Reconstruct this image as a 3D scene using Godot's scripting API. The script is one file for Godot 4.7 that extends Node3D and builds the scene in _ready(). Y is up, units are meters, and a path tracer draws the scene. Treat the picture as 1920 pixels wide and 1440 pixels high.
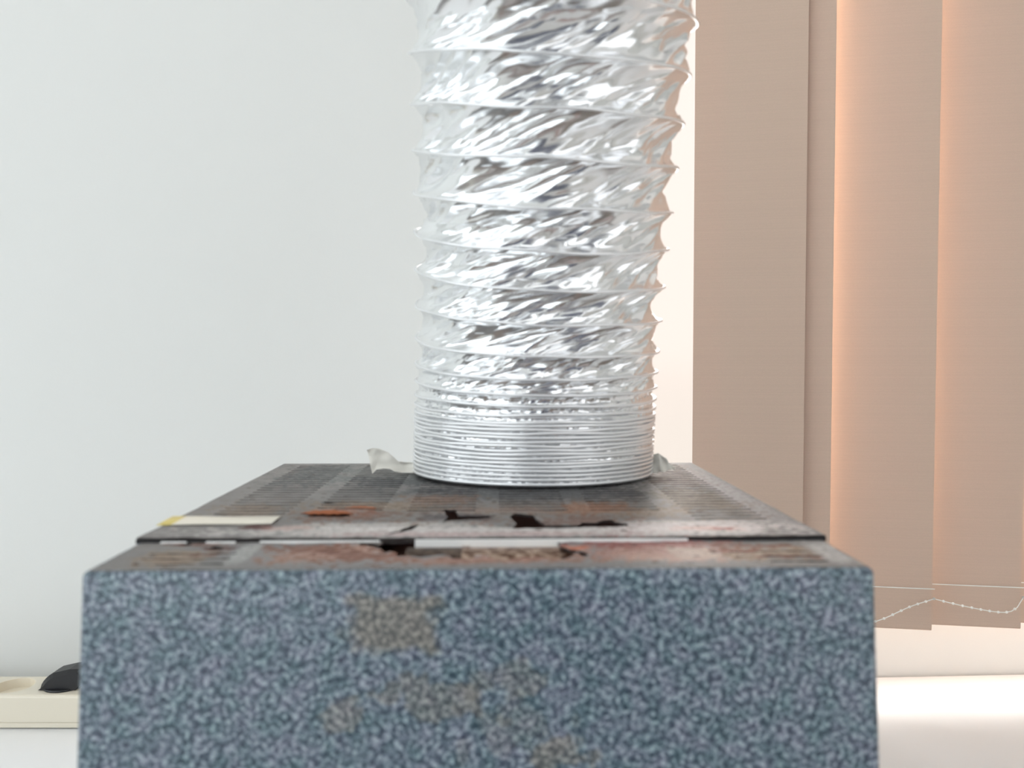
extends Node3D
# A weathered steel housing with an aluminium duct on a white desk, in front of a white wall and a vertical blind.
# Level frame: X to the right, Y up from the eye, Z ahead of the eye. Housing frame: u to the right, w ahead.
const EYE := 1.12                    # height of the camera
const TABLE := 0.74
const LOOK := 3.0                    # degrees the camera is turned to the right of the north wall's normal
const BOX_TURN := 1.1                # degrees the housing is turned to the left of the camera
const NORTH := -0.945                # inner face of the north wall
const UC := -0.005
const WC := 0.4352
const RX := 0.0752                   # duct radii
const RZ := 0.0640

var M := {}
var turn_level := Basis(Vector3.UP, deg_to_rad(-LOOK))
var rng := RandomNumberGenerator.new()


func _ready() -> void:
	rng.seed = 7
	# ---- camera
	var cam := Camera3D.new()
	cam.name = "camera"
	add_child(cam)
	var at := CameraAttributesPhysical.new()
	at.frustum_focal_length = 37.66
	at.frustum_focus_distance = 0.80
	at.exposure_aperture = 12.5
	at.exposure_multiplier = 1.0
	cam.attributes = at
	cam.projection = Camera3D.PROJECTION_FRUSTUM
	cam.near = 0.05
	cam.far = 60.0
	cam.size = 2.0 * 0.05 * 720.0 / 1550.0
	cam.position = Vector3(0, EYE, 0)
	cam.rotation = Vector3(deg_to_rad(-1.96), deg_to_rad(-LOOK), 0)
	cam.current = true
	# ---- sky and exposure
	var we := WorldEnvironment.new()
	we.name = "world_environment"
	var env := Environment.new()
	env.background_mode = Environment.BG_SKY
	var sky := Sky.new()
	var sm := ProceduralSkyMaterial.new()
	sm.sky_top_color = Color(0.985, 0.955, 0.925)
	sm.sky_horizon_color = Color(1.0, 0.942, 0.905)
	sm.ground_horizon_color = Color(1.0, 0.942, 0.905)
	sm.ground_bottom_color = Color(0.95, 0.91, 0.87)
	sm.sky_energy_multiplier = 1.0
	sm.ground_energy_multiplier = 1.0
	sky.sky_material = sm
	env.sky = sky
	env.background_energy_multiplier = 1.06
	env.tonemap_mode = Environment.TONE_MAPPER_LINEAR
	env.tonemap_exposure = 1.0
	env.sdfgi_enabled = true
	env.ssao_enabled = true
	env.ssil_enabled = true
	we.environment = env
	add_child(we)
	# ---- large lights: windows out of view, added ceiling fill, and the blinded window ahead
	area_light("unseen_window_light", Vector3(-1.46, 1.5, 1.44), Vector3(-0.4, 1.2, -0.8), Vector2(1.9, 1.6), Color(0.97, 0.985, 0.995), 0.2)  # unseen window, puts highlights on the foil's left
	area_light("unseen_west_window_light", Vector3(-2.62, 1.5, 0.45), Vector3(0.0, 1.25, -0.25), Vector2(1.5, 1.7), Color(0.97, 0.985, 0.992), 0.5)  # out of view, lights the foil's left edge and the slats
	area_light("unseen_side_window_light", Vector3(1.88, 1.5, 1.44), Vector3(0.6, 1.2, -0.8), Vector2(2.0, 1.6), Color(0.985, 0.99, 1.0), 0.16)  # unseen window, brightens the foil's right side
	area_light("added_ceiling_fill", Vector3(-0.85, 2.60, 0.30), Vector3(-0.85, 0.0, 0.2999), Vector2(1.1, 0.55), Color(0.985, 0.992, 0.99), 0.15)  # fill light of an added ceiling lamp
	area_light("added_rear_ceiling_fill", Vector3(0.45, 2.60, 0.95), Vector3(0.45, 0.0, 0.9499), Vector2(1.1, 0.55), Color(0.985, 0.992, 0.99), 0.15)  # added fill, brightens the wall the foil reflects
	area_light("blind_window_daylight", Vector3(0.88, 1.63, -1.13), Vector3(0.88, 1.2, 1.0), Vector2(1.36, 1.36), Color(1.0, 0.975, 0.955), 5.8)
	materials()
	room()
	desk()
	housing()
	duct()
	blind()
	power_strip()


# ---------------------------------------------------------------- helpers
func area_light(called: String, pos: Vector3, target: Vector3, size: Vector2, color: Color, energy: float) -> void:
	var l := AreaLight3D.new()
	l.name = called
	l.area_size = size
	l.light_color = color
	l.light_energy = energy
	l.shadow_enabled = true
	l.set("area_range", 9.0)
	l.set("area_attenuation", 2.0)
	add_child(l)
	l.look_at_from_position(pos, target, Vector3.UP if absf((target - pos).normalized().y) < 0.99 else Vector3.FORWARD)


func level(x: float, y: float, z: float) -> Vector3:
	return Vector3(0, EYE, 0) + turn_level * Vector3(x, y, -z)


func begin() -> SurfaceTool:
	var st := SurfaceTool.new()
	st.begin(Mesh.PRIMITIVE_TRIANGLES)
	return st


func put(called: String, mesh: Mesh, mat: Material, parent: Node = self) -> MeshInstance3D:
	var o := MeshInstance3D.new()
	o.name = called
	o.mesh = mesh
	if mat:
		o.material_override = null
		for i in mesh.get_surface_count():
			if mesh.surface_get_material(i) == null:
				mesh.surface_set_material(i, mat)
	parent.add_child(o, true)
	return o


func done(st: SurfaceTool) -> ArrayMesh:
	st.generate_normals()
	return st.commit()


func thing(called: String, label: String, category: String, pos := Vector3.ZERO, basis := Basis()) -> Node3D:
	var o := Node3D.new()
	o.name = called
	add_child(o, true)
	o.transform = Transform3D(basis, pos)
	o.set_meta("label", label)
	o.set_meta("category", category)
	return o


func structure(called: String, mesh: Mesh, mat: Material, label: String, category: String) -> MeshInstance3D:
	var o := put(called, mesh, mat)
	o.set_meta("kind", "structure")
	o.set_meta("label", label)
	o.set_meta("category", category)
	return o


# a triangle that faces away from the point `inside`
func tri(st: SurfaceTool, a: Vector3, b: Vector3, c: Vector3, inside: Vector3) -> void:
	if (b - a).cross(c - a).dot((a + b + c) / 3.0 - inside) > 0.0:
		var k := b
		b = c
		c = k
	st.add_vertex(a)
	st.add_vertex(b)
	st.add_vertex(c)


func quad(st: SurfaceTool, a: Vector3, b: Vector3, c: Vector3, d: Vector3, inside: Vector3) -> void:
	tri(st, a, b, c, inside)
	tri(st, a, c, d, inside)


# a box with its twelve edges cut at 45 degrees
func bevel_box(st: SurfaceTool, lo: Vector3, hi: Vector3, cut: float, xf := Transform3D()) -> void:
	st.set_smooth_group(-1)
	var mid := xf * ((lo + hi) / 2.0)
	var p := func(sx: int, sy: int, sz: int, axis: int) -> Vector3:
		var v := Vector3(hi.x if sx > 0 else lo.x, hi.y if sy > 0 else lo.y, hi.z if sz > 0 else lo.z)
		var s := Vector3(sx, sy, sz) * cut
		s[axis] = 0.0
		return xf * (v - s)
	for s in [-1, 1]:
		quad(st, p.call(s, -1, -1, 0), p.call(s, 1, -1, 0), p.call(s, 1, 1, 0), p.call(s, -1, 1, 0), mid)
		quad(st, p.call(-1, s, -1, 1), p.call(1, s, -1, 1), p.call(1, s, 1, 1), p.call(-1, s, 1, 1), mid)
		quad(st, p.call(-1, -1, s, 2), p.call(1, -1, s, 2), p.call(1, 1, s, 2), p.call(-1, 1, s, 2), mid)
		for t in [-1, 1]:
			quad(st, p.call(s, t, -1, 0), p.call(s, t, 1, 0), p.call(s, t, 1, 1), p.call(s, t, -1, 1), mid)
			quad(st, p.call(s, -1, t, 0), p.call(s, 1, t, 0), p.call(s, 1, t, 2), p.call(s, -1, t, 2), mid)
			quad(st, p.call(-1, s, t, 1), p.call(1, s, t, 1), p.call(1, s, t, 2), p.call(-1, s, t, 2), mid)
			for r in [-1, 1]:
				tri(st, p.call(s, t, r, 0), p.call(s, t, r, 1), p.call(s, t, r, 2), mid)


func box_mesh(lo: Vector3, hi: Vector3, cut := 0.002) -> ArrayMesh:
	var st := begin()
	bevel_box(st, lo, hi, cut)
	return done(st)


# a tube along a line of points
func tube(st: SurfaceTool, pts: PackedVector3Array, radius: float, sides := 8, caps := true, radii := PackedFloat32Array()) -> void:
	st.set_smooth_group(1)
	var rings := []
	for i in pts.size():
		var t := (pts[mini(i + 1, pts.size() - 1)] - pts[maxi(i - 1, 0)]).normalized()
		var side := t.cross(Vector3.UP)
		if side.length() < 0.05:
			side = t.cross(Vector3.RIGHT)
		side = side.normalized()
		var up := side.cross(t).normalized()
		var ring := PackedVector3Array()
		for k in sides:
			var a := TAU * k / sides
			ring.append(pts[i] + (side * cos(a) + up * sin(a)) * (radii[i] if radii.size() else radius))
		rings.append(ring)
	for i in pts.size() - 1:
		var mid := (pts[i] + pts[i + 1]) / 2.0
		for k in sides:
			var n := (k + 1) % sides
			quad(st, rings[i][k], rings[i][n], rings[i + 1][n], rings[i + 1][k], mid)
	if caps:
		st.set_smooth_group(-1)
		for e in [0, pts.size() - 1]:
			var inner := pts[1] if e == 0 else pts[pts.size() - 2]
			for k in sides:
				tri(st, pts[e], rings[e][k], rings[e][(k + 1) % sides], inner)


func ball(st: SurfaceTool, c: Vector3, r: float) -> void:
	st.set_smooth_group(1)
	for i in 6:
		for k in 8:
			var q := []
			for d in [[0, 0], [0, 1], [1, 1], [1, 0]]:
				var a: float = PI * (i + d[0]) / 6.0
				var b: float = TAU * (k + d[1]) / 8.0
				q.append(c + Vector3(sin(a) * cos(b), cos(a), sin(a) * sin(b)) * r)
			quad(st, q[0], q[1], q[2], q[3], c)


# a surface of revolution round y; profile of (radius, height)
func lathe(st: SurfaceTool, profile: PackedVector2Array, centre: Vector3, n := 40, smooth := false) -> void:
	for i in profile.size() - 1:
		st.set_smooth_group(1 if smooth else 10 + i)
		var a := profile[i]
		var b := profile[i + 1]
		for k in n:
			var t0 := TAU * k / n
			var t1 := TAU * (k + 1) / n
			var d0 := Vector3(cos(t0), 0, sin(t0))
			var d1 := Vector3(cos(t1), 0, sin(t1))
			var q := [centre + d0 * a.x + Vector3.UP * a.y, centre + d1 * a.x + Vector3.UP * a.y, centre + d1 * b.x + Vector3.UP * b.y, centre + d0 * b.x + Vector3.UP * b.y]
			# profile runs so that the outside is to its left
			st.add_vertex(q[0]); st.add_vertex(q[1]); st.add_vertex(q[2])
			st.add_vertex(q[0]); st.add_vertex(q[2]); st.add_vertex(q[3])


func noise(seed_: int, freq: float, octaves := 1, kind := FastNoiseLite.TYPE_SIMPLEX_SMOOTH) -> FastNoiseLite:
	var n := FastNoiseLite.new()
	n.seed = seed_
	n.frequency = freq
	n.noise_type = kind
	n.fractal_octaves = octaves
	n.fractal_type = FastNoiseLite.FRACTAL_FBM if octaves > 1 else FastNoiseLite.FRACTAL_NONE
	return n


func noise_bytes(n: FastNoiseLite, w: int, h: int) -> PackedByteArray:
	return n.get_image(w, h, false, false, false).get_data()


func material(called: String, c: Color, rough: float, metal := 0.0) -> StandardMaterial3D:
	var m := StandardMaterial3D.new()
	m.resource_name = called
	m.albedo_color = c
	m.roughness = rough
	m.metallic = metal
	M[called] = m
	return m


func rgb(r: float, g: float, b: float) -> Color:
	return Color(r / 255.0, g / 255.0, b / 255.0)


# ---------------------------------------------------------------- materials
func materials() -> void:
	var wall := material("wall_paint", rgb(231, 232, 229), 0.8)
	var nt := NoiseTexture2D.new()
	nt.width = 512
	nt.height = 512
	nt.seamless = true
	nt.noise = noise(3, 0.05, 3)
	nt.as_normal_map = true
	nt.bump_strength = 1.2
	wall.normal_enabled = true
	wall.normal_texture = nt
	wall.normal_scale = 0.12
	wall.uv1_triplanar = true
	wall.uv1_world_triplanar = true
	wall.uv1_scale = Vector3.ONE * 12.0
	material("ceiling_paint", rgb(244, 245, 244), 0.9)
	material("floor_vinyl", rgb(214, 212, 208), 0.5)
	material("stand_in_navy", rgb(30, 38, 78), 0.55)  # unseen dark panel that darkens the middle of the foil
	material("frame_white", rgb(238, 238, 236), 0.45)
	material("desk_laminate", rgb(240, 241, 242), 0.42)
	material("steel_grey", rgb(150, 152, 155), 0.4, 0.8)
	var glass := material("pane_glass", Color(0.5, 0.5, 0.5, 0.004), 0.02)
	glass.metallic_specular = 0.15
	glass.transparency = BaseMaterial3D.TRANSPARENCY_ALPHA
	var glow_pane := material("unseen_glow_pane", rgb(235, 240, 245), 0.6)  # glow of the unseen left and west windows
	glow_pane.emission_enabled = true
	glow_pane.emission = Color(0.96, 0.98, 0.99)
	glow_pane.emission_energy_multiplier = 1.32
	var dim := material("unseen_glow_pane_dim", rgb(235, 240, 245), 0.6)  # weaker glow of the unseen right-hand window
	dim.emission_enabled = true
	dim.emission = Color(0.985, 0.99, 1.0)
	dim.emission_energy_multiplier = 0.95
	var lamp := material("added_lamp_diffuser", rgb(240, 242, 245), 0.6)  # glow of the added ceiling lamps
	lamp.emission_enabled = true
	lamp.emission = Color(0.97, 0.99, 1.0)
	lamp.emission_energy_multiplier = 1.2
	# blind fabric: a fine horizontal weave
	var im := Image.create(64, 64, false, Image.FORMAT_RGB8)
	var r2 := RandomNumberGenerator.new()
	r2.seed = 11
	for y in 64:
		var row := 0.985 + 0.015 * r2.randf()
		for x in 64:
			var g := row * (0.98 + 0.02 * r2.randf())
			im.set_pixel(x, y, Color(g, g, g))
	var fabric := material("blind_fabric", rgb(214, 189, 170), 0.85)
	fabric.albedo_texture = ImageTexture.create_from_image(im)
	fabric.uv1_triplanar = true
	fabric.uv1_scale = Vector3(22, 32, 22)
	fabric.backlight_enabled = true
	fabric.backlight = Color(0.40, 0.27, 0.20)
	material("white_plastic", rgb(240, 238, 232), 0.35)
	material("rail_white", rgb(232, 230, 226), 0.4)
	# foil
	var foil := material("foil", Color(0.965, 0.97, 0.975), 0.19, 0.88)
	var fn := NoiseTexture2D.new()
	fn.width = 512
	fn.height = 512
	fn.seamless = true
	var cn := noise(21, 0.02, 1, FastNoiseLite.TYPE_CELLULAR)
	cn.cellular_return_type = FastNoiseLite.RETURN_DISTANCE2_SUB
	fn.noise = cn
	fn.as_normal_map = true
	fn.bump_strength = 2.0
	foil.normal_enabled = true
	foil.normal_texture = fn
	foil.normal_scale = 0.08
	foil.uv1_scale = Vector3(6, 6, 1)
	material("wire_sheath", Color(0.965, 0.97, 0.975), 0.3, 0.6)
	material("foil_tape", rgb(222, 219, 210), 0.5, 0.15)
	# steel housing
	material("dark_edge", rgb(36, 25, 24), 0.75)
	material("gap_shade_black", rgb(20, 20, 23), 0.6)  # black strips standing for shade in the seam gap
	material("bright_flange", rgb(252, 252, 250), 0.4, 0.0)
	material("tube_metal", rgb(200, 182, 168), 0.42, 0.55)
	material("added_sheet_brown", rgb(92, 58, 46), 0.85)  # sheet added under the holes to tone them brown
	var soot := material("sooty_metal", rgb(112, 98, 88), 0.5, 0.4)
	var streak := NoiseTexture2D.new()
	streak.width = 256
	streak.height = 256
	streak.seamless = true
	streak.noise = noise(81, 0.02, 4)
	var ramp := Gradient.new()
	ramp.set_color(0, rgb(120, 92, 76))
	ramp.set_color(1, rgb(255, 248, 240))
	ramp.set_offset(0, 0.3)
	ramp.set_offset(1, 0.7)
	streak.color_ramp = ramp
	for m in [soot, M.tube_metal]:
		m.albedo_texture = streak
		m.uv1_triplanar = true
		m.uv1_scale = Vector3(30, 60, 60)
	material("flake_rust", rgb(164, 98, 64), 0.75)
	material("cream_label", rgb(232, 226, 212), 0.6)
	material("yellow_label", rgb(214, 196, 120), 0.6)
	material("strip_plastic", rgb(232, 224, 206), 0.32)
	material("socket_plastic", rgb(236, 226, 206), 0.35)
	material("plug_rubber", rgb(22, 22, 25), 0.4)
	material("pin_hole", rgb(28, 26, 24), 0.7)
	speckle_material()
	top_material()


func speckle_material() -> void:
	# hammered enamel on the housing's sides, 290 mm x 145 mm
	var w := 1536
	var h := 768
	var a := noise_bytes(noise(31, 0.06, 2), w, h)
	var b := noise_bytes(noise(32, 0.10), w, h)
	var c := noise_bytes(noise(33, 0.016, 2), w, h)
	var d := noise_bytes(noise(34, 0.011, 3), w, h)
	var out := PackedByteArray()
	out.resize(w * h * 3)
	# worn stains: centre u, depth below the top edge, radii (metres), strength
	var stains := [[-0.037, 0.0190, 0.0178, 0.0108, 0.85, 1], [-0.022, 0.046, 0.020, 0.008, 0.5, 0], [0.004, 0.038, 0.016, 0.007, 0.4, 0], [0.024, 0.066, 0.012, 0.008, 0.6, 0], [-0.054, 0.052, 0.010, 0.006, 0.5, 0], [0.006, 0.058, 0.02, 0.012, 0.25, 0]]
	for y in h:
		var v := y * 0.145 / h
		for x in w:
			var i := y * w + x
			var u := -0.149 + x * 0.29 / w
			var t := clampf((a[i] / 255.0 - 0.5) * 1.5 + 0.34 + (c[i] / 255.0 - 0.5) * 0.25 + maxf(0.0, b[i] / 255.0 - 0.60) * 2.2, 0.0, 1.0)
			var k := c[i] / 255.0 - 0.5
			var r := 54.0 + 110.0 * t + k * 14.0
			var g := 68.0 + 110.0 * t - k * 6.0
			var bl := 83.0 + 104.0 * t + k * 4.0
			for s in stains:
				var du: float = (u - s[0]) / s[2]
				var dv: float = (v - s[1]) / s[3]
				if absf(du) < 1.5 and absf(dv) < 1.5:
					var q: float = maxf(absf(du), absf(dv)) if s[5] == 1 else sqrt(du * du + dv * dv)
					q += (d[i] / 255.0 - 0.5) * (0.7 if s[5] == 1 else 2.4)
					var m: float = clampf((1.0 - q) * 3.5, 0.0, 1.0) * s[4]
					r = lerpf(r, 84.0 + 84.0 * t, m)
					g = lerpf(g, 82.0 + 80.0 * t, m)
					bl = lerpf(bl, 80.0 + 70.0 * t, m)
			out[i * 3] = int(clampf(r, 0, 255))
			out[i * 3 + 1] = int(clampf(g, 0, 255))
			out[i * 3 + 2] = int(clampf(bl, 0, 255))
	var m := material("hammered_enamel", Color.WHITE, 0.36)
	m.metallic_specular = 0.55
	m.albedo_texture = ImageTexture.create_from_image(Image.create_from_data(w, h, false, Image.FORMAT_RGB8, out))


func top_material() -> void:
	# worn grey enamel, rust and dust on the housing's top; u -0.149..0.138, w 0.2935..0.577
	var n := 1024
	var a := noise_bytes(noise(41, 0.012, 4), n, n)
	var b := noise_bytes(noise(42, 0.05, 3), n, n)
	var c := noise_bytes(noise(43, 0.16, 2), n, n)
	var out := PackedByteArray()
	out.resize(n * n * 3)
	for i in n * n:
		var k := (a[i] / 255.0 - 0.5) * 26.0 + (c[i] / 255.0 - 0.5) * 14.0
		out[i * 3] = int(clampf(126.0 + k, 0, 255))
		out[i * 3 + 1] = int(clampf(123.0 + k, 0, 255))
		out[i * 3 + 2] = int(clampf(121.0 + k * 0.9, 0, 255))
	# patches: u, w, half width, half depth, colour, strength, raggedness
	var tan_ := rgb(150, 130, 112)
	var pink := rgb(162, 128, 114)
	var rust := rgb(112, 70, 56)
	var dark := rgb(78, 42, 38)
	var pale := rgb(226, 220, 216)
	var grey := rgb(150, 150, 152)
	var soot := rgb(76, 78, 80)
	var olive := rgb(118, 104, 86)
	var patches := [
		[-0.02, 0.53, 0.125, 0.06, rgb(104, 108, 107), 0.75, 0.8], [-0.115, 0.53, 0.02, 0.06, rgb(106, 110, 110), 0.6, 0.8], [0.02, 0.45, 0.075, 0.03, soot, 0.7, 0.8], [-0.06, 0.49, 0.03, 0.02, soot, 0.6, 0.9],
		[0.11, 0.52, 0.022, 0.06, rgb(112, 94, 84), 0.8, 0.7], [0.105, 0.43, 0.022, 0.04, olive, 0.75, 0.7], [0.128, 0.44, 0.01, 0.11, rgb(168, 163, 164), 0.6, 0.8],
		[-0.118, 0.40, 0.02, 0.02, tan_, 0.5, 0.8], [-0.06, 0.412, 0.035, 0.016, tan_, 0.75, 0.7], [-0.03, 0.43, 0.022, 0.016, rgb(146, 116, 98), 0.75, 0.9], [0.005, 0.40, 0.03, 0.01, pink, 0.5, 0.9],
		[0.05, 0.405, 0.022, 0.018, rgb(160, 110, 84), 0.85, 0.7], [0.075, 0.395, 0.02, 0.012, tan_, 0.6, 0.9], [-0.075, 0.396, 0.018, 0.012, rgb(176, 116, 92), 0.7, 0.9],
		[0.0, 0.352, 0.14, 0.012, pale, 0.75, 0.5], [0.085, 0.362, 0.05, 0.014, rgb(220, 210, 208), 0.75, 0.6], [-0.05, 0.364, 0.05, 0.01, pale, 0.6, 0.7], [-0.005, 0.347, 0.07, 0.005, rgb(188, 164, 162), 0.7, 0.8],
		[-0.1055, 0.362, 0.008, 0.006, dark, 0.95, 0.7], [-0.09, 0.360, 0.012, 0.006, rgb(190, 160, 152), 0.6, 0.9], [0.098, 0.3555, 0.006, 0.003, rgb(130, 60, 52), 0.95, 0.6], [0.09, 0.356, 0.016, 0.005, rgb(196, 158, 150), 0.6, 0.9],
		[-0.005, 0.40, 0.13, 0.03, rgb(132, 116, 102), 0.35, 1.2], [-0.02, 0.384, 0.02, 0.008, rgb(70, 62, 66), 0.6, 1.0], [0.03, 0.372, 0.03, 0.012, rgb(118, 84, 72), 0.5, 1.2], [-0.07, 0.385, 0.03, 0.012, rgb(120, 78, 62), 0.5, 1.2],
		# front strip
		[-0.005, 0.318, 0.14, 0.024, grey, 0.6, 0.4], [-0.122, 0.314, 0.015, 0.014, tan_, 0.8, 0.6], [-0.062, 0.320, 0.034, 0.017, pink, 0.95, 0.6], [-0.05, 0.315, 0.02, 0.012, rust, 0.5, 1.2], [-0.075, 0.328, 0.018, 0.008, rust, 0.55, 1.0],
		[0.0, 0.308, 0.05, 0.006, rgb(160, 118, 102), 0.8, 0.7], [0.065, 0.322, 0.036, 0.018, rgb(170, 132, 122), 0.95, 0.6], [0.058, 0.333, 0.034, 0.007, rgb(146, 92, 88), 0.8, 0.8], [0.07, 0.312, 0.03, 0.008, rgb(190, 160, 146), 0.6, 1.0],
		[0.078, 0.319, 0.012, 0.011, rgb(190, 172, 160), 0.9, 0.7], [0.108, 0.318, 0.022, 0.013, tan_, 0.85, 0.7], [0.10, 0.330, 0.02, 0.004, rust, 0.75, 1.2], [0.112, 0.312, 0.012, 0.003, rgb(120, 72, 62), 0.85, 1.0],
		[0.098, 0.322, 0.014, 0.003, rgb(130, 80, 66), 0.8, 1.3], [-0.111, 0.330, 0.007, 0.003, dark, 0.9, 0.8], [-0.112, 0.319, 0.005, 0.002, rgb(130, 90, 78), 0.8, 1.0], [-0.122, 0.336, 0.014, 0.002, rust, 0.8, 1.0],
		[-0.098, 0.320, 0.005, 0.020, rgb(168, 168, 166), 0.95, 0.3], [0.131, 0.318, 0.008, 0.022, rgb(172, 170, 168), 0.9, 0.4], [0.03, 0.327, 0.01, 0.004, rgb(200, 128, 104), 0.9, 0.6],
	]
	for p in patches:
		var x0 := maxi(0, int((p[0] - p[2] * 1.6 + 0.149) / 0.287 * n))
		var x1 := mini(n - 1, int((p[0] + p[2] * 1.6 + 0.149) / 0.287 * n))
		var y0 := maxi(0, int((p[1] - p[3] * 1.6 - 0.2935) / 0.2835 * n))
		var y1 := mini(n - 1, int((p[1] + p[3] * 1.6 - 0.2935) / 0.2835 * n))
		var col: Color = p[4] * 255.0
		for y in range(y0, y1 + 1):
			var dw: float = (y * 0.2835 / n + 0.2935 - p[1]) / p[3]
			for x in range(x0, x1 + 1):
				var du: float = (x * 0.287 / n - 0.149 - p[0]) / p[2]
				var i := y * n + x
				var q: float = pow(du * du * du * du + dw * dw * dw * dw, 0.25) + (b[i] / 255.0 - 0.5) * 1.6 * p[6] + (a[i] / 255.0 - 0.5) * p[6]
				var m: float = clampf((1.0 - q) * 2.6, 0.0, 1.0) * p[5]
				if m > 0.0:
					var g := (c[i] / 255.0 - 0.5) * 60.0 + (b[i] / 255.0 - 0.5) * 60.0
					out[i * 3] = int(clampf(lerpf(out[i * 3], col.r + g, m), 0, 255))
					out[i * 3 + 1] = int(clampf(lerpf(out[i * 3 + 1], col.g + g, m), 0, 255))
					out[i * 3 + 2] = int(clampf(lerpf(out[i * 3 + 2], col.b + g, m), 0, 255))
	# small dark pits
	var r2 := RandomNumberGenerator.new()
	r2.seed = 5
	for k in 220:
		var cx := r2.randi_range(20, n - 20)
		var cy := r2.randi_range(20, n - 20)
		var rr := r2.randf_range(1.5, 4.5)
		for y in range(-5, 6):
			for x in range(-7, 8):
				if Vector2(x * 0.7, y).length() < rr:
					var i: int = ((cy + y) * n + cx + x) * 3
					for e in 3:
						out[i + e] = int(lerpf(out[i + e], [70, 52, 48][e], 0.7))
	var m := material("worn_top", Color.WHITE, 0.62)
	m.metallic_specular = 0.4
	m.albedo_texture = ImageTexture.create_from_image(Image.create_from_data(n, n, false, Image.FORMAT_RGB8, out))
	m.texture_repeat = false


# ---------------------------------------------------------------- room
func room() -> void:
	var x0 := -2.7
	var x1 := 3.9  # east wall out of view, set far off to darken the right
	var z1 := 1.5
	var top := 2.62
	# north wall, with the opening of the window behind the blind
	var st := begin()
	var wx0 := 0.165
	var wx1 := 1.60
	var wy0 := 0.90
	var wy1 := 2.36
	var t := 0.22
	for r in [[x0 - t, 0.0, wx0, top], [wx1, 0.0, x1 + t, top], [wx0, 0.0, wx1, wy0], [wx0, wy1, wx1, top]]:
		bevel_box(st, Vector3(r[0], r[1], NORTH - t), Vector3(r[2], r[3], NORTH), 0.0005)
	structure("wall_north", done(st), M.wall_paint, "plain white painted wall behind the desk and the duct", "wall")
	structure("wall_west", box_mesh(Vector3(x0 - t, 0, NORTH), Vector3(x0, top, z1), 0.0005), M.wall_paint, "white side wall far to the left of the desk", "wall")
	structure("wall_east", box_mesh(Vector3(x1, 0, NORTH), Vector3(x1 + t, top, z1), 0.0005), M.wall_paint, "white side wall out of view, set far right of the blind so less light bounces back", "wall")
	structure("wall_south", box_mesh(Vector3(x0 - t, 0, z1), Vector3(x1 + t, top, z1 + t), 0.0005), M.wall_paint, "white wall behind the camera with the dark panel", "wall")
	structure("floor", box_mesh(Vector3(x0 - t, -0.1, NORTH - t), Vector3(x1 + t, 0, z1 + t), 0.0005), M.floor_vinyl, "grey vinyl floor under the white desk", "floor")
	structure("ceiling", box_mesh(Vector3(x0 - t, top, NORTH - t), Vector3(x1 + t, top + 0.1, z1 + t), 0.0005), M.ceiling_paint, "white ceiling above the desk", "ceiling")
	# window behind the blind
	var w := Node3D.new()
	w.name = "window_1"
	add_child(w)
	w.set_meta("kind", "structure")
	w.set_meta("label", "bright daylight window behind the beige vertical blind")
	w.set_meta("category", "window")
	st = begin()
	var zf := NORTH - 0.14
	for r in [[wx0, wy0, wx1, wy0 + 0.04], [wx0, wy1 - 0.04, wx1, wy1], [wx0, wy0 + 0.04, wx0 + 0.035, wy1 - 0.04], [wx1 - 0.035, wy0 + 0.04, wx1, wy1 - 0.04], [0.86, wy0 + 0.04, 0.91, wy1 - 0.04]]:
		bevel_box(st, Vector3(r[0], r[1], zf - 0.025), Vector3(r[2], r[3], zf + 0.025), 0.004)
	put("window_frame", done(st), M.frame_white, w)
	for r in [[wx0 + 0.0345, 0.8605], [0.9095, wx1 - 0.0345]]:
		put("pane", box_mesh(Vector3(r[0], wy0 + 0.0395, zf - 0.003), Vector3(r[1], wy1 - 0.0395, zf + 0.003), 0.0005), M.pane_glass, w)
	# unseen glowing windows in the south wall, placed to light the foil
	for e in [["window_2", -2.5, -0.42, "unseen bright window behind the camera on the left, lights the left of the foil", M.unseen_glow_pane], ["window_3", 0.75, 3.0, "unseen dimmer window behind the camera on the right, lights the right of the foil", M.unseen_glow_pane_dim]]:
		w = Node3D.new()
		w.name = e[0]
		add_child(w)
		w.set_meta("kind", "structure")
		w.set_meta("label", e[3])
		w.set_meta("category", "window")
		st = begin()
		for r in [[e[1], 0.6, e[2], 0.65], [e[1], 2.35, e[2], 2.4], [e[1], 0.65, e[1] + 0.05, 2.35], [e[2] - 0.05, 0.65, e[2], 2.35]]:
			bevel_box(st, Vector3(r[0], r[1], z1 - 0.03), Vector3(r[2], r[3], z1 + 0.001), 0.004)
		put("window_frame", done(st), M.frame_white, w)
		put("pane", box_mesh(Vector3(e[1] + 0.05, 0.65, z1 - 0.015), Vector3(e[2] - 0.05, 2.35, z1), 0.001), e[4], w)
	# glowing window in the west wall, out of view, lights the foil's left edge
	w = Node3D.new()
	w.name = "window_4"
	add_child(w)
	w.set_meta("kind", "structure")
	w.set_meta("label", "unseen bright window in the side wall left of the desk, lights the left edge of the foil")
	w.set_meta("category", "window")
	st = begin()
	for r in [[-0.35, 0.6, 1.25, 0.65], [-0.35, 2.35, 1.25, 2.4], [-0.35, 0.65, -0.3, 2.35], [1.2, 0.65, 1.25, 2.35]]:
		bevel_box(st, Vector3(x0 - 0.001, r[1], r[0]), Vector3(x0 + 0.03, r[3], r[2]), 0.004)
	put("window_frame", done(st), M.frame_white, w)
	put("pane", box_mesh(Vector3(x0, 0.65, -0.3), Vector3(x0 + 0.015, 2.35, 1.2), 0.001), M.unseen_glow_pane, w)
	# unseen dark panel, stands in for the person reflected in the foil's middle
	w = Node3D.new()
	w.name = "door_1"
	add_child(w)
	w.set_meta("kind", "structure")
	w.set_meta("label", "dark navy panel out of view behind the camera, darkens the middle of the foil")
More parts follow.
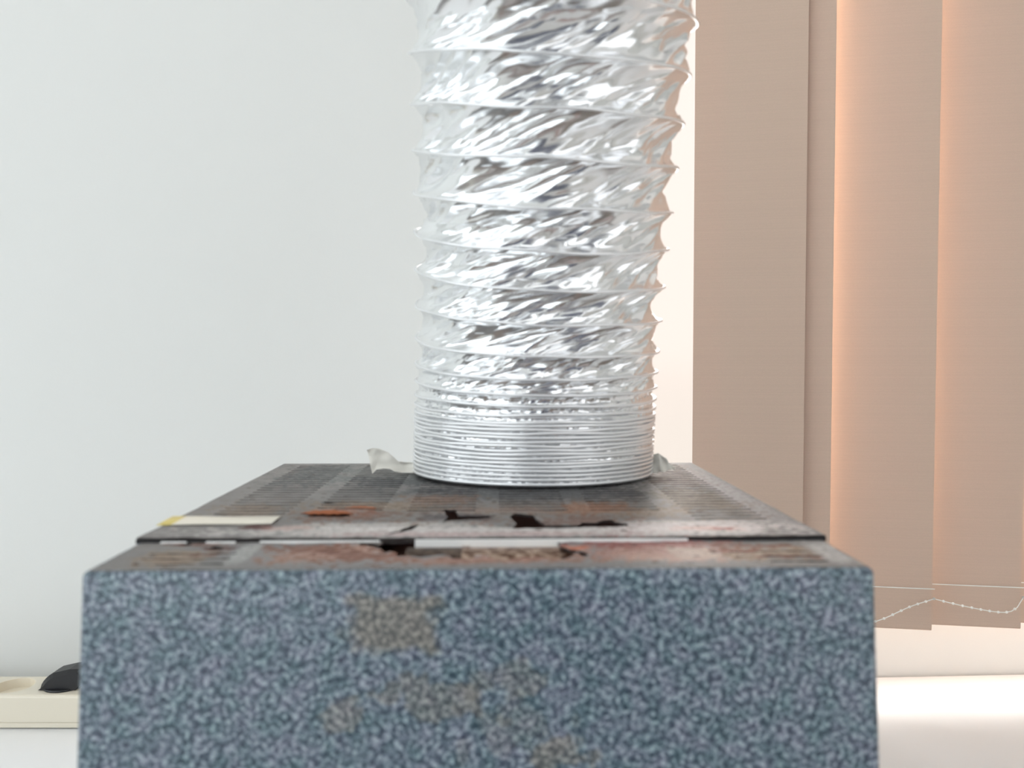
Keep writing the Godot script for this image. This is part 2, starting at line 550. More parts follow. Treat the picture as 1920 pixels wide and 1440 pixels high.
	w.set_meta("category", "door")
	put("dark_panel_leaf", box_mesh(Vector3(-0.35, 0.002, z1 - 0.045), Vector3(0.55, 2.1, z1 - 0.001), 0.004), M.stand_in_navy, w)
	st = begin()
	tube(st, PackedVector3Array([Vector3(0.46, 1.02, z1 - 0.045), Vector3(0.46, 1.02, z1 - 0.09), Vector3(0.34, 1.02, z1 - 0.095)]), 0.009)
	put("dark_panel_handle", done(st), M.steel_grey, w)
	# panel lamps added on the ceiling, out of view, for fill light
	for spot in [[Vector3(-0.85, top, 0.30), "added white panel lamp out of view on the ceiling, fill light for the left of the room"], [Vector3(0.45, top, 0.95), "added white panel lamp out of view on the ceiling, fill light for the wall behind the camera"]]:
		var c := thing("added_ceiling_light", spot[1], "fill_lamp", spot[0])
		c.set_meta("group", "added fill lamps on the ceiling")
		put("lamp_frame", box_mesh(Vector3(-0.58, -0.012, -0.31), Vector3(0.58, -0.0005, 0.31), 0.003), M.frame_white, c)
		put("diffuser", box_mesh(Vector3(-0.55, -0.015, -0.28), Vector3(0.55, -0.0121, 0.28), 0.001), M.added_lamp_diffuser, c)


func desk() -> void:
	var t := thing("desk", "white laminate desk under the housing and the power strip", "desk", Vector3(0, 0, -0.52))
	put("desk_top", box_mesh(Vector3(-1.5, TABLE - 0.03, NORTH + 0.003 + 0.52), Vector3(1.4, TABLE, 0.40), 0.002), M.desk_laminate, t)
	for x in [-1.44, 1.34]:
		for z in [-0.38, 0.34]:
			put("leg", box_mesh(Vector3(x - 0.03, 0, z - 0.03), Vector3(x + 0.03, TABLE - 0.03, z + 0.03), 0.003), M.steel_grey, t)


# ---------------------------------------------------------------- steel housing
func hb(u: float, y: float, w: float) -> Vector3:   # housing frame, y from the eye
	return Vector3(u - UC, y + EYE - TABLE, WC - w)


func poly_distance(p: Vector2, poly: PackedVector2Array) -> float:   # below zero inside
	var d := 1e9
	for i in poly.size():
		d = minf(d, p.distance_to(Geometry2D.get_closest_point_to_segment(p, poly[i], poly[(i + 1) % poly.size()])))
	return -d if Geometry2D.is_point_in_polygon(p, poly) else d


# a sheet with holes: solid(u, w) is above zero where there is metal
func sheet(u0: float, u1: float, w0: float, w1: float, step: float, thick: float, solid: Callable, height: Callable) -> ArrayMesh:
	var nu := int(round((u1 - u0) / step)) + 2
	var nw := int(round((w1 - w0) / step)) + 2
	var s := PackedFloat32Array()
	var h := PackedFloat32Array()
	s.resize((nu + 1) * (nw + 1))
	h.resize((nu + 1) * (nw + 1))
	for j in nw + 1:
		var w := w0 + (j - 1) * step
		for i in nu + 1:
			var u := u0 + (i - 1) * step
			var edge := minf(minf(u - u0, u1 - u), minf(w - w0, w1 - w)) + step * 0.3
			s[j * (nu + 1) + i] = minf(edge, solid.call(u, w))
			h[j * (nu + 1) + i] = height.call(u, w)
	var face := begin()
	var rim := begin()
	rim.set_smooth_group(-1)
	for j in nw:
		for i in nu:
			var ids := [j * (nu + 1) + i, j * (nu + 1) + i + 1, (j + 1) * (nu + 1) + i + 1, (j + 1) * (nu + 1) + i]
			var any := false
			for q in ids:
				any = any or s[q] > 0.0
			if not any:
				continue
			var pts := PackedVector3Array()
			var cut := []
			for e in 4:
				var a: int = ids[e]
				var b: int = ids[(e + 1) % 4]
				var pa := Vector3(u0 + (a % (nu + 1) - 1) * step, h[a], w0 + (a / (nu + 1) - 1) * step)
				var pb := Vector3(u0 + (b % (nu + 1) - 1) * step, h[b], w0 + (b / (nu + 1) - 1) * step)
				if s[a] > 0.0:
					pts.append(pa)
				if (s[a] > 0.0) != (s[b] > 0.0):
					cut.append(pts.size())
					pts.append(pa.lerp(pb, s[a] / (s[a] - s[b])))
			for k in range(1, pts.size() - 1):
				for side in 2:
					face.set_smooth_group(side)
					for q in ([0, k, k + 1] if side == 0 else [0, k + 1, k]):
						var v: Vector3 = pts[q]
						face.set_uv(Vector2((v.x + 0.149) / 0.287, (v.z - 0.2935) / 0.2835))
						face.add_vertex(hb(v.x, v.y - thick * side, v.z))
			if cut.size() == 2:
				var middle := Vector3.ZERO
				for v in pts:
					middle += v / pts.size()
				var a3: Vector3 = pts[cut[0]]
				var b3: Vector3 = pts[cut[1]]
				var inside := hb(middle.x, middle.y - thick / 2.0, middle.z)
				quad(rim, hb(a3.x, a3.y, a3.z), hb(b3.x, b3.y, b3.z), hb(b3.x, b3.y - thick, b3.z), hb(a3.x, a3.y - thick, a3.z), inside)
	face.generate_normals()
	rim.generate_normals()
	var mesh := face.commit()
	mesh.surface_set_material(0, M.worn_top)
	rim.commit(mesh)
	mesh.surface_set_material(1, M.dark_edge)
	return mesh


func slot(u: float, w: float, first: float, last: float, half: float) -> float:
	var c := clampf(floor((u + 0.134) / 0.045), 0.0, 5.0)
	var du := absf(u - (-0.134 + c * 0.045 + 0.017)) - 0.017
	var r := clampf(round((w - first) / 0.0078), 0.0, round((last - first) / 0.0078))
	return maxf(du, absf(w - (first + r * 0.0078)) - half)


func housing() -> void:
	var yaw := deg_to_rad(BOX_TURN)
	var base := level(UC * cos(yaw) - WC * sin(yaw), TABLE - EYE, UC * sin(yaw) + WC * cos(yaw))
	var o := thing("metal_housing", "blue-grey speckled metal housing with a rusted slotted top, standing on the white desk", "metal box", base, Basis(Vector3.UP, yaw - deg_to_rad(LOOK)))
	# shell: front, sides and back of hammered enamel, edges rounded
	var st := begin()
	st.set_smooth_group(1)
	var rings := []
	for k in 5:
		var a := PI / 2 * k / 4.0
		rings.append([-0.0768 - 0.0026 * (1.0 - cos(a)), 0.0026 * (1.0 - sin(a)), 0.0])
	for y in [-0.10, -0.13, -0.15, -0.25, -0.379]:
		rings.append([y, 0.0, clampf((-y - 0.08) / 0.066, 0.0, 1.1)])
	rings.append([-0.38, 0.001, 1.1])
	var outline := func(y: float, inset: float, grow: float) -> Array:
		var out := []
		var lo := Vector2(-0.148, 0.2935) + Vector2.ONE * inset
		var hi := Vector2(0.1375, 0.577) - Vector2.ONE * inset
		lo.x -= 0.0018 * grow
		hi.x += 0.0018 * grow
		lo.y -= 0.0026 * grow
		var r := maxf(0.0034 - inset, 0.0006)
		for c in [[lo.x, lo.y, PI], [hi.x, lo.y, 1.5 * PI], [hi.x, hi.y, 0.0], [lo.x, hi.y, 0.5 * PI]]:
			var cx: float = c[0] + (r if c[0] < 0 else -r)
			var cy: float = c[1] + (r if c[1] < 0.4 else -r)
			for q in 5:
				var a: float = c[2] + PI / 2 * q / 4.0
				out.append(hb(cx + cos(a) * r, y, cy + sin(a) * r))
		return out
	var loops := []
	for r in rings:
		loops.append(outline.call(r[0], r[1], r[2]))
	var n := 20
	for j in loops.size() - 1:
		for i in n:
			var q := [loops[j][i], loops[j][(i + 1) % n], loops[j + 1][(i + 1) % n], loops[j + 1][i]]
			var uv := []
			for k in 4:
				var v: Vector3 = q[k]
				var y: float = (EYE - TABLE - v.y - 0.077) / 0.145
				var front: bool = i <= 4 or i == 0
				var along: float = (v.x + UC + 0.149) / 0.29 if (i < 10 and i != 9 and not (i == 9)) or i > 13 else (v.x + UC + 0.149) / 0.29
				if i == 9 or i == 19:
					along = (v.z) / 0.29
				elif not front and i > 13 and i < 19:
					along = (v.x + UC + 0.149) / 0.29
				uv.append(Vector2(along, y))
			for k in [0, 2, 1, 0, 3, 2]:
				st.set_uv(uv[k])
				st.add_vertex(q[k])
	put("enamel_shell", done(st), M.hammered_enamel, o)
	# front strip of the top, eaten by rust
	var f1 := PackedVector2Array([Vector2(-0.0553, 0.3328), Vector2(-0.0464, 0.3327), Vector2(-0.0464, 0.3375), Vector2(-0.0441, 0.3394), Vector2(-0.0347, 0.3390), Vector2(-0.0317, 0.3451), Vector2(0.0262, 0.3461), Vector2(0.0253, 0.34), Vector2(0.026, 0.3258), Vector2(0.0283, 0.3203), Vector2(0.0322, 0.322), Vector2(0.0348, 0.3202), Vector2(0.0356, 0.3133), Vector2(0.033, 0.3121), Vector2(0.0313, 0.3168), Vector2(0.0282, 0.3104), Vector2(0.0251, 0.3097), Vector2(0.0159, 0.3087), Vector2(-0.0011, 0.3099), Vector2(-0.0054, 0.3141), Vector2(-0.0076, 0.3158), Vector2(-0.0091, 0.3108), Vector2(-0.017, 0.3113), Vector2(-0.0179, 0.3152), Vector2(-0.028, 0.3141), Vector2(-0.0327, 0.3121), Vector2(-0.0374, 0.3143), Vector2(-0.0385, 0.3181), Vector2(-0.0444, 0.3226), Vector2(-0.0458, 0.328), Vector2(-0.0549, 0.3305)])
	var f2 := PackedVector2Array([Vector2(-0.1298, 0.3353), Vector2(-0.1261, 0.3381), Vector2(-0.1239, 0.338), Vector2(-0.1244, 0.3351)])
	var f3 := PackedVector2Array([Vector2(-0.1151, 0.3312), Vector2(-0.1133, 0.3339), Vector2(-0.1088, 0.3301), Vector2(-0.1102, 0.3266)])
	var rough := noise(51, 180.0, 2)
	var wave := noise(52, 28.0, 2)
	var front_solid := func(u: float, w: float) -> float:
		var d := 1.0
		if u < -0.1 or u > 0.088:
			d = minf(d, slot(u, w, 0.3045, 0.3205, 0.0007 + 0.0006 * wave.get_noise_2d(u * 3.0, w)))
		if u > -0.06 and u < 0.04:
			d = minf(d, poly_distance(Vector2(u, w), f1) + 0.0006 * rough.get_noise_2d(u, w))
		if u < -0.1:
			d = minf(d, minf(poly_distance(Vector2(u, w), f2), poly_distance(Vector2(u, w), f3)) + 0.0005 * rough.get_noise_2d(u, w))
		return d
	var front_height := func(u: float, w: float) -> float:
		var y := -0.0768 + 0.0003 * wave.get_noise_2d(u, w) + 0.00018 * rough.get_noise_2d(u, w)
		if u > -0.065 and u < 0.045:
			var d := absf(poly_distance(Vector2(u, w), f1))
			y += 0.0014 * exp(-d / 0.003) * (0.3 + wave.get_noise_2d(u * 2.0, w * 2.0))
		return y
	put("front_top_strip", sheet(-0.1456, 0.1351, 0.2959, 0.3400, 0.001, 0.0010, front_solid, front_height), null, o)
	# slotted cover behind it
	var h1 := PackedVector2Array([Vector2(0.0064, 0.3833), Vector2(0.0088, 0.3891), Vector2(0.0177, 0.3863), Vector2(0.0186, 0.375), Vector2(0.0221, 0.3641), Vector2(0.0359, 0.3639), Vector2(0.0391, 0.3697), Vector2(0.0451, 0.3696), Vector2(0.0481, 0.3744), Vector2(0.0531, 0.3767), Vector2(0.0537, 0.3706), Vector2(0.0587, 0.3669), Vector2(0.0583, 0.3627), Vector2(0.0517, 0.3602), Vector2(0.0375, 0.3593), Vector2(0.0169, 0.3585), Vector2(0.0062, 0.3587), Vector2(0.0094, 0.3668)])
	var h2 := PackedVector2Array([Vector2(-0.0265, 0.4042), Vector2(-0.0195, 0.3998), Vector2(-0.0182, 0.387), Vector2(-0.0036, 0.3858), Vector2(-0.0031, 0.3816), Vector2(-0.0096, 0.378), Vector2(-0.0203, 0.3758), Vector2(-0.0243, 0.3721), Vector2(-0.0224, 0.382)])
	var h3 := PackedVector2Array([Vector2(-0.0479, 0.3448), Vector2(-0.042, 0.3542), Vector2(-0.0386, 0.363), Vector2(-0.0339, 0.3676), Vector2(-0.0366, 0.3563), Vector2(-0.0416, 0.3499)])
	var h4 := PackedVector2Array([Vector2(-0.0921, 0.3871), Vector2(-0.0831, 0.3896), Vector2(-0.0708, 0.3906), Vector2(-0.0676, 0.3867), Vector2(-0.0721, 0.3843)])
	var h5 := PackedVector2Array([Vector2(-0.0907, 0.4224), Vector2(-0.0862, 0.4231), Vector2(-0.0805, 0.4207), Vector2(-0.0855, 0.4192)])
	var h6 := PackedVector2Array([Vector2(-0.0765, 0.4087), Vector2(-0.0698, 0.4115), Vector2(-0.0597, 0.4098), Vector2(-0.0633, 0.407), Vector2(-0.0709, 0.4057)])
	var cover_solid := func(u: float, w: float) -> float:
		var half := 0.0009 + 0.0002 * smoothstep(0.42, 0.47, w) + 0.0005 * wave.get_noise_2d(u * 2.0, w * 2.0)
		var d := slot(u, w, 0.377, 0.566, maxf(half, 0.0002))
		if w < 0.395 and u > -0.1 and u < 0.08:
			d = 1.0
		if w < 0.43:
			var p := Vector2(u, w)
			for h in [h1, h2, h3, h4, h5, h6]:
				if absf(h[0].x + 0.02 - u) < 0.06:
					d = minf(d, poly_distance(p, h) + 0.0007 * rough.get_noise_2d(u, w))
		return d
	var cover_height := func(u: float, w: float) -> float:
		var ends := smoothstep(0.06, 0.14, absf(u + 0.005))
		var near := 1.0 - smoothstep(0.34, 0.37, w)
		var y := -0.0752 + 0.00025 * wave.get_noise_2d(u, w) * smoothstep(0.5, 0.4, w) + near * (0.0004 * ends + 0.00025 * rough.get_noise_2d(u * 0.4, w * 0.4))
		# blistered paint by the flake, and lips of the holes
		y += 0.0020 * exp(-pow((u + 0.08) / 0.011, 2.0) - pow((w - 0.3925) / 0.0045, 2.0)) * (1.0 if w > 0.3885 else 0.0)
		y += 0.0012 * exp(-pow((u + 0.068) / 0.012, 2.0) - pow((w - 0.401) / 0.006, 2.0))
		y -= 0.0002 * exp(-pow((u + 0.004) / 0.05, 2.0)) * near
		y += 0.0009 * exp(-pow((u - 0.012) / 0.008, 2.0) - pow((w - 0.392) / 0.005, 2.0))
		return y
	put("slotted_cover", sheet(-0.1475, 0.1372, 0.3402, 0.5765, 0.0008, 0.0011, cover_solid, cover_height), null, o)
	# inside: bright flange in the seam, black strips for the gap's shade at its ends, an inner tube, an added brown sheet under the holes
	st = begin()
	bevel_box(st, hb(-0.0335, -0.0797, 0.3398), hb(0.0795, -0.0758, 0.3388), 0.0001)
	bevel_box(st, hb(-0.1375, -0.0790, 0.3394), hb(-0.1270, -0.0762, 0.3386), 0.0001)
	bevel_box(st, hb(-0.1190, -0.0790, 0.3394), hb(-0.1070, -0.0762, 0.3386), 0.0001)
	bevel_box(st, hb(-0.0970, -0.0790, 0.3394), hb(-0.0480, -0.0760, 0.3386), 0.0001)
	put("inner_flange", done(st), M.bright_flange, o)
	for e in [[-0.1478, -0.062], [0.1374, 0.075]]:
		st = begin()
		st.set_smooth_group(-1)
		var p := []
		for u in e:
			var top := -0.0754 if u == e[0] else -0.0763
			var low: float = -0.0772 if u == e[0] else -0.0765
			for w in [0.3394, 0.3402]:
				p.append(hb(u, top, w))
				p.append(hb(u, low, w))
		var mid := hb((e[0] + e[1]) / 2.0, -0.0763, 0.3398)
		for f in [[0, 1, 5, 4], [2, 3, 7, 6], [0, 2, 6, 4], [1, 3, 7, 5], [0, 1, 3, 2], [4, 5, 7, 6]]:
			quad(st, p[f[0]], p[f[1]], p[f[2]], p[f[3]], mid)
		put("seam_gap_shade", done(st), M.gap_shade_black, o)
	for half in [[-0.036, -0.0123, M.sooty_metal], [-0.0123, 0.050, M.tube_metal]]:
		var pts := PackedVector3Array()
		for k in 9:
			pts.append(hb(lerpf(half[0], half[1], k / 8.0), -0.0945, 0.3315))
		st = begin()
		tube(st, pts, 0.0168, 28)
		put("inner_tube", done(st), half[2], o)
	st = begin()
	tube(st, PackedVector3Array([hb(-0.0138, -0.0945, 0.3315), hb(-0.0108, -0.0945, 0.3315)]), 0.0173, 28)
	put("tube_collar", done(st), M.tube_metal, o)
	st = begin()
	bevel_box(st, hb(-0.146, -0.0860, 0.575), hb(0.135, -0.0850, 0.352), 0.0002)
	put("added_inner_sheet", done(st), M.added_sheet_brown, o)
	# torn paint flakes beside the holes
	flake(o, Vector3(-0.080, -0.0742, 0.3895), 0.012, 0.0016, 0.0011, M.flake_rust)
	flake(o, Vector3(-0.0665, -0.0745, 0.4035), 0.008, 0.0022, 0.0007, M.flake_rust)
	# label with a yellow end
	st = begin()
	label_strip(st, -0.1437, -0.1000)
	put("paper_label", done(st), M.cream_label, o)
	st = begin()
	label_strip(st, -0.1500, -0.1435)
	put("label_end", done(st), M.yellow_label, o)


func label_strip(st: SurfaceTool, u0: float, u1: float) -> void:
	st.set_smooth_group(1)
	var rows := []
	for k in 9:
		var u := lerpf(u0, u1, k / 8.0)
		var q := (u + 0.15) / 0.05
		rows.append([hb(u, -0.0747 + 0.0003 * absf(sin(q * 4.0)), 0.3655 + 0.0022 * q), hb(u, -0.0747 + 0.0004 * absf(sin(q * 4.0 + 1.0)), 0.3840 - 0.001 * q)])
	for k in 8:
		for s in 2:
			var d := Vector3(0, -0.0003 * s, 0)
			quad(st, rows[k][0] + d, rows[k][1] + d, rows[k + 1][1] + d, rows[k + 1][0] + d, rows[k][0] + Vector3(0, 1.0 if s else -1.0, 0))
		for s in 2:
			quad(st, rows[k][s], rows[k + 1][s], rows[k + 1][s] - Vector3(0, 0.0003, 0), rows[k][s] - Vector3(0, 0.0003, 0), rows[k][1 - s])


func flake(o: Node3D, c: Vector3, half_u: float, half_w: float, rise: float, mat: Material) -> void:
	var st := begin()
	st.set_smooth_group(1)
	var g := []
	for j in 7:
		var row := []
		for i in 15:
			var a := i / 7.0 - 1.0
			var b := j / 3.0 - 1.0
			var wdt := sqrt(maxf(0.0, 1.0 - a * a)) * (0.8 + 0.2 * sin(a * 9.0))
			row.append(hb(c.x + a * half_u, c.y + rise * (1.0 - a * a) * (0.45 + 0.55 * b) + 0.0002 * sin(a * 17.0 + b * 3.0), c.z + b * half_w * wdt))
		g.append(row)
	for s in 2:
		var d := Vector3(0, -0.0004 * s, 0)
		st.set_smooth_group(s)
		for j in 6:
			for i in 14:
				quad(st, g[j][i] + d, g[j][i + 1] + d, g[j + 1][i + 1] + d, g[j + 1][i] + d, g[j][i] + Vector3(0, 1.0 if s else -1.0, 0))
	put("rust_flake", done(st), mat, o)


# ---------------------------------------------------------------- flexible duct
var crest := PackedFloat32Array()
var stack_wave := noise(71, 1.0)


func crest_height(t: float) -> float:   # height above the cover of the wire after t turns
	return smooth_crest(t) + 0.0009 * smoothstep(0.5, 7.0, t) * stack_wave.get_noise_3d(cos(t * TAU) * 1.3, sin(t * TAU) * 1.3, t * 1.9)


func smooth_crest(t: float) -> float:
	t = clampf(t, 0.0, crest.size() - 1.001)
	var i := int(t)
	var f := t - i
	var a := crest[maxi(i - 1, 0)]
	var b := crest[i]
	var c := crest[i + 1]
	var d := crest[mini(i + 2, crest.size() - 1)]
	return b + 0.5 * f * (c - a + f * (2.0 * a - 5.0 * b + 4.0 * c - d + f * (3.0 * (b - c) + d - a)))


# level-frame place on the duct: height, angle (0 right, a quarter turn to the eye), radius factor offset inwards in metres
func duct_point(hgt: float, ang: float, inward: float) -> Vector3:
	var d := hgt / 0.075
	var tilt := deg_to_rad(13.0) * smoothstep(0.0, 2.0, d)
	var c := Vector3(0.0130 + 0.0024 * d, hgt, 0.5245 - 0.075 * (0.03 * d + 0.10 * d * d))
	var v := Vector3(0, -sin(tilt), -cos(tilt))
	return c + Vector3(1, 0, 0) * cos(ang) * (RX - inward) + v * sin(ang) * (RZ - inward)


func duct() -> void:
	var y := 0.0014
	for k in 15:
		crest.append(y)
		y += 0.0025
	for mm in [38.6, 42.5, 48.0, 55.0, 64.5, 77.5, 96.5, 116.5, 137.5, 158.0, 180.0, 201.5, 223.0, 245.0, 267.0, 289.0, 311.0]:
		crest.append(mm / 1000.0)
	var o := thing("flexible_duct", "crinkled silver foil flexible duct standing on the rusted metal housing", "duct", level(0.013, -0.0742, 0.5245), turn_level)
	var local := func(p: Vector3) -> Vector3: return Vector3(p.x - 0.013, p.y, -(p.z - 0.5245))
	var turns := crest.size() - 1
	# foil skin: one band between each two turns of the wire; its columns slant along the folds
	var n_a := 560
	var per := 14
	var bands := turns - 2
	var big := noise(61, 1.0, 1, FastNoiseLite.TYPE_SIMPLEX)
	var mid := noise(62, 1.0, 1, FastNoiseLite.TYPE_SIMPLEX)
	var cell := noise(63, 1.0, 1, FastNoiseLite.TYPE_CELLULAR)
	cell.cellular_return_type = FastNoiseLite.RETURN_DISTANCE
	var v := PackedVector3Array()
	var uv := PackedVector2Array()
	var idx := PackedInt32Array()
	var nor := PackedVector3Array()
	var row_len := n_a + 1
	var knots := []
	var fr := RandomNumberGenerator.new()
	fr.seed = 99
	for n in bands + 1:
		knots.append([pleats(fr), pleats(fr)])
	for n in bands:
		var k_rows := per if crest[n + 1] - crest[n] > 0.004 else 5
		var mean_pitch := crest[n + 1] - crest[n]
		var skew := 1.9 * mean_pitch / 0.072 * smoothstep(0.004, 0.012, mean_pitch)
		var first := v.size()
		for k in k_rows + 1:
			var f := float(k) / k_rows
			for j in row_len:
				var th := TAU * j / n_a - PI / 2
				var ang := th - skew * f
				var t := n + f + ang / TAU
				var hgt := crest_height(t)
				var pitch := crest_height(n + 1.0 + ang / TAU) - crest_height(n + ang / TAU)
				var belly := pow(sin(PI * f), 0.75) if k > 0 and k < k_rows else 0.0
				var open := smoothstep(0.003, 0.018, pitch)
				var tw := n + th / TAU
				var ca := cos(ang)
				var sa := sin(ang)
				var wob := big.get_noise_2d(ca * 1.7 + n * 5.3, sa * 1.7)
				var inward := clampf(pitch * 0.30, 0.0010, 0.0068) * belly * (1.0 + 0.35 * wob)
				# long slanting pleats: flat facets between sharp creases
				var fx := j * 720.0 / n_a + 6.0 * sin(f * 4.0 + th * 2.0)
				var p := lerpf(pleat(knots[n][0], fx), pleat(knots[n][1], fx), f)
				if j > n_a - 24:
					p = lerpf(p, lerpf(pleat(knots[n + 1][0], fx), pleat(knots[n + 1][1], fx), f), (j - n_a + 24) / 24.0)
				var fold := absf(big.get_noise_2d(th * 2.4, tw * 7.7 + f * 0.4))
				var root := sqrt(belly)
				inward += open * root * (0.0030 * (fold - 0.25) + 0.0023 * p)
				# small crumples, most of them under the upper wire
				var high := 0.25 + 0.75 * smoothstep(0.45, 0.85, f)
				inward += root * (0.0002 + 0.0006 * open * high) * cell.get_noise_3d(ca * 7.0 + hgt * 30.0, sa * 7.0, hgt * 90.0)
				inward += belly * 0.0004 * (1.0 - open) * mid.get_noise_3d(ca * 16.0, sa * 16.0, hgt * 420.0)
				v.append(local.call(duct_point(hgt, ang, inward + 0.0003)))
				uv.append(Vector2(ang / TAU * 4.0, hgt / 0.11))
				nor.append(Vector3.ZERO)
		for k in k_rows:
			for j in n_a:
				var a := first + k * row_len + j
				var b := a + 1
				var c := a + row_len
				var d := c + 1
				idx.append_array([a, b, c, b, d, c])
				var n1 := (v[c] - v[a]).cross(v[b] - v[a])
				var n2 := (v[c] - v[b]).cross(v[d] - v[b])
				nor[a] += n1
				nor[b] += n1 + n2
				nor[c] += n1 + n2
				nor[d] += n2
	var probe := v.size() - row_len * 3 + n_a / 2
	var facing := 1.0 if nor[probe].z > 0.0 else -1.0   # the front faces the eye
	for i in nor.size():
		nor[i] = nor[i].normalized() * facing
	if facing < 0.0:
		for i in range(0, idx.size(), 3):
			var k := idx[i + 1]
			idx[i + 1] = idx[i + 2]
			idx[i + 2] = k
	var arr := []
	arr.resize(Mesh.ARRAY_MAX)
	arr[Mesh.ARRAY_VERTEX] = v
	arr[Mesh.ARRAY_NORMAL] = nor
	arr[Mesh.ARRAY_TEX_UV] = uv
	arr[Mesh.ARRAY_INDEX] = idx
	var am := ArrayMesh.new()
	am.add_surface_from_arrays(Mesh.PRIMITIVE_TRIANGLES, arr)
	put("foil_skin", am, M.foil, o)
	# the wire helix inside its sheath
	var pts := PackedVector3Array()
	var radii := PackedFloat32Array()
	for k in (turns - 2) * 96 + 24:
		var t := k / 96.0
		pts.append(local.call(duct_point(crest_height(t), TAU * t, 0.0003)))
		radii.append(lerpf(0.00110, 0.00078, smoothstep(12.0, 21.0, t)))
	var st := begin()
	tube(st, pts, 0.001, 7, true, radii)
	put("wire_coil", done(st), M.wire_sheath, o)
	# loose ends of tape at the foot
	var lt := [[Vector3(-0.0600, 0.0068, 0.520), Vector3(-0.0600, 0.0006, 0.517)], [Vector3(-0.0680, 0.0068, 0.521), Vector3(-0.0690, 0.0008, 0.517)], [Vector3(-0.0722, 0.0074, 0.522), Vector3(-0.0735, 0.0016, 0.516)], [Vector3(-0.0748, 0.0106, 0.520), Vector3(-0.0765, 0.0030, 0.517)], [Vector3(-0.0790, 0.0130, 0.523), Vector3(-0.0805, 0.0034, 0.516)], [Vector3(-0.0850, 0.0158, 0.520), Vector3(-0.0850, 0.0028, 0.518)], [Vector3(-0.0885, 0.0156, 0.523), Vector3(-0.0874, 0.0004, 0.515)], [Vector3(-0.0916, 0.0148, 0.519), Vector3(-0.0893, 0.0060, 0.518)]]
	tape(o, local, lt)
	var rt := [[Vector3(0.0868, 0.0052, 0.516), Vector3(0.0868, 0.0004, 0.518)], [Vector3(0.0888, 0.0118, 0.520), Vector3(0.0900, 0.0004, 0.514)], [Vector3(0.0916, 0.0132, 0.516), Vector3(0.0925, 0.0010, 0.518)], [Vector3(0.0945, 0.0112, 0.521), Vector3(0.0950, 0.0016, 0.513)], [Vector3(0.0972, 0.0096, 0.518), Vector3(0.0980, 0.0022, 0.519)], [Vector3(0.0994, 0.0062, 0.521), Vector3(0.1002, 0.0028, 0.514)], [Vector3(0.1026, 0.0042, 0.518), Vector3(0.1020, 0.0026, 0.518)]]
	tape(o, local, rt)


# heights of the pleats round one turn, 720 steps
func pleats(fr: RandomNumberGenerator) -> PackedFloat32Array:
	var out := PackedFloat32Array()
	out.resize(720)
	var at := 0
	var h := 0.0
	while at < 720:
		var to := mini(720, at + fr.randi_range(12, 46))
		var next := 0.0 if to == 720 else fr.randf_range(-1.0, 1.0)
		for i in range(at, to):
			out[i] = lerpf(h, next, float(i - at) / (to - at))
		at = to
		h = next
	return out


func pleat(t: PackedFloat32Array, x: float) -> float:
	var i := int(floorf(x))
	return lerpf(t[posmod(i, 720)], t[posmod(i + 1, 720)], x - i)


func tape(o: Node3D, local: Callable, rail: Array) -> void:
	var st := begin()
	var cols := 6
	var nz := noise(77, 160.0, 2)
	var g := []
	for k in rail.size():
		var row := []
		for c in cols + 1:
			var f := float(c) / cols
			var p: Vector3 = rail[k][0].lerp(rail[k][1], f)
			p.z += 0.0022 * sin(f * PI) * (1.0 if k % 2 else -0.4) + 0.0016 * nz.get_noise_2d(p.x, p.y)
			row.append(local.call(p))
		g.append(row)
	for s in 2:
		st.set_smooth_group(s)
		var d := Vector3(0, 0, -0.0003 * s)
		for k in rail.size() - 1:
			for c in cols:
				quad(st, g[k][c] + d, g[k + 1][c] + d, g[k + 1][c + 1] + d, g[k][c + 1] + d, g[k][c] + Vector3(0, 0, 1.0 if s else -1.0))
	put("tape_end", done(st), M.foil_tape, o)


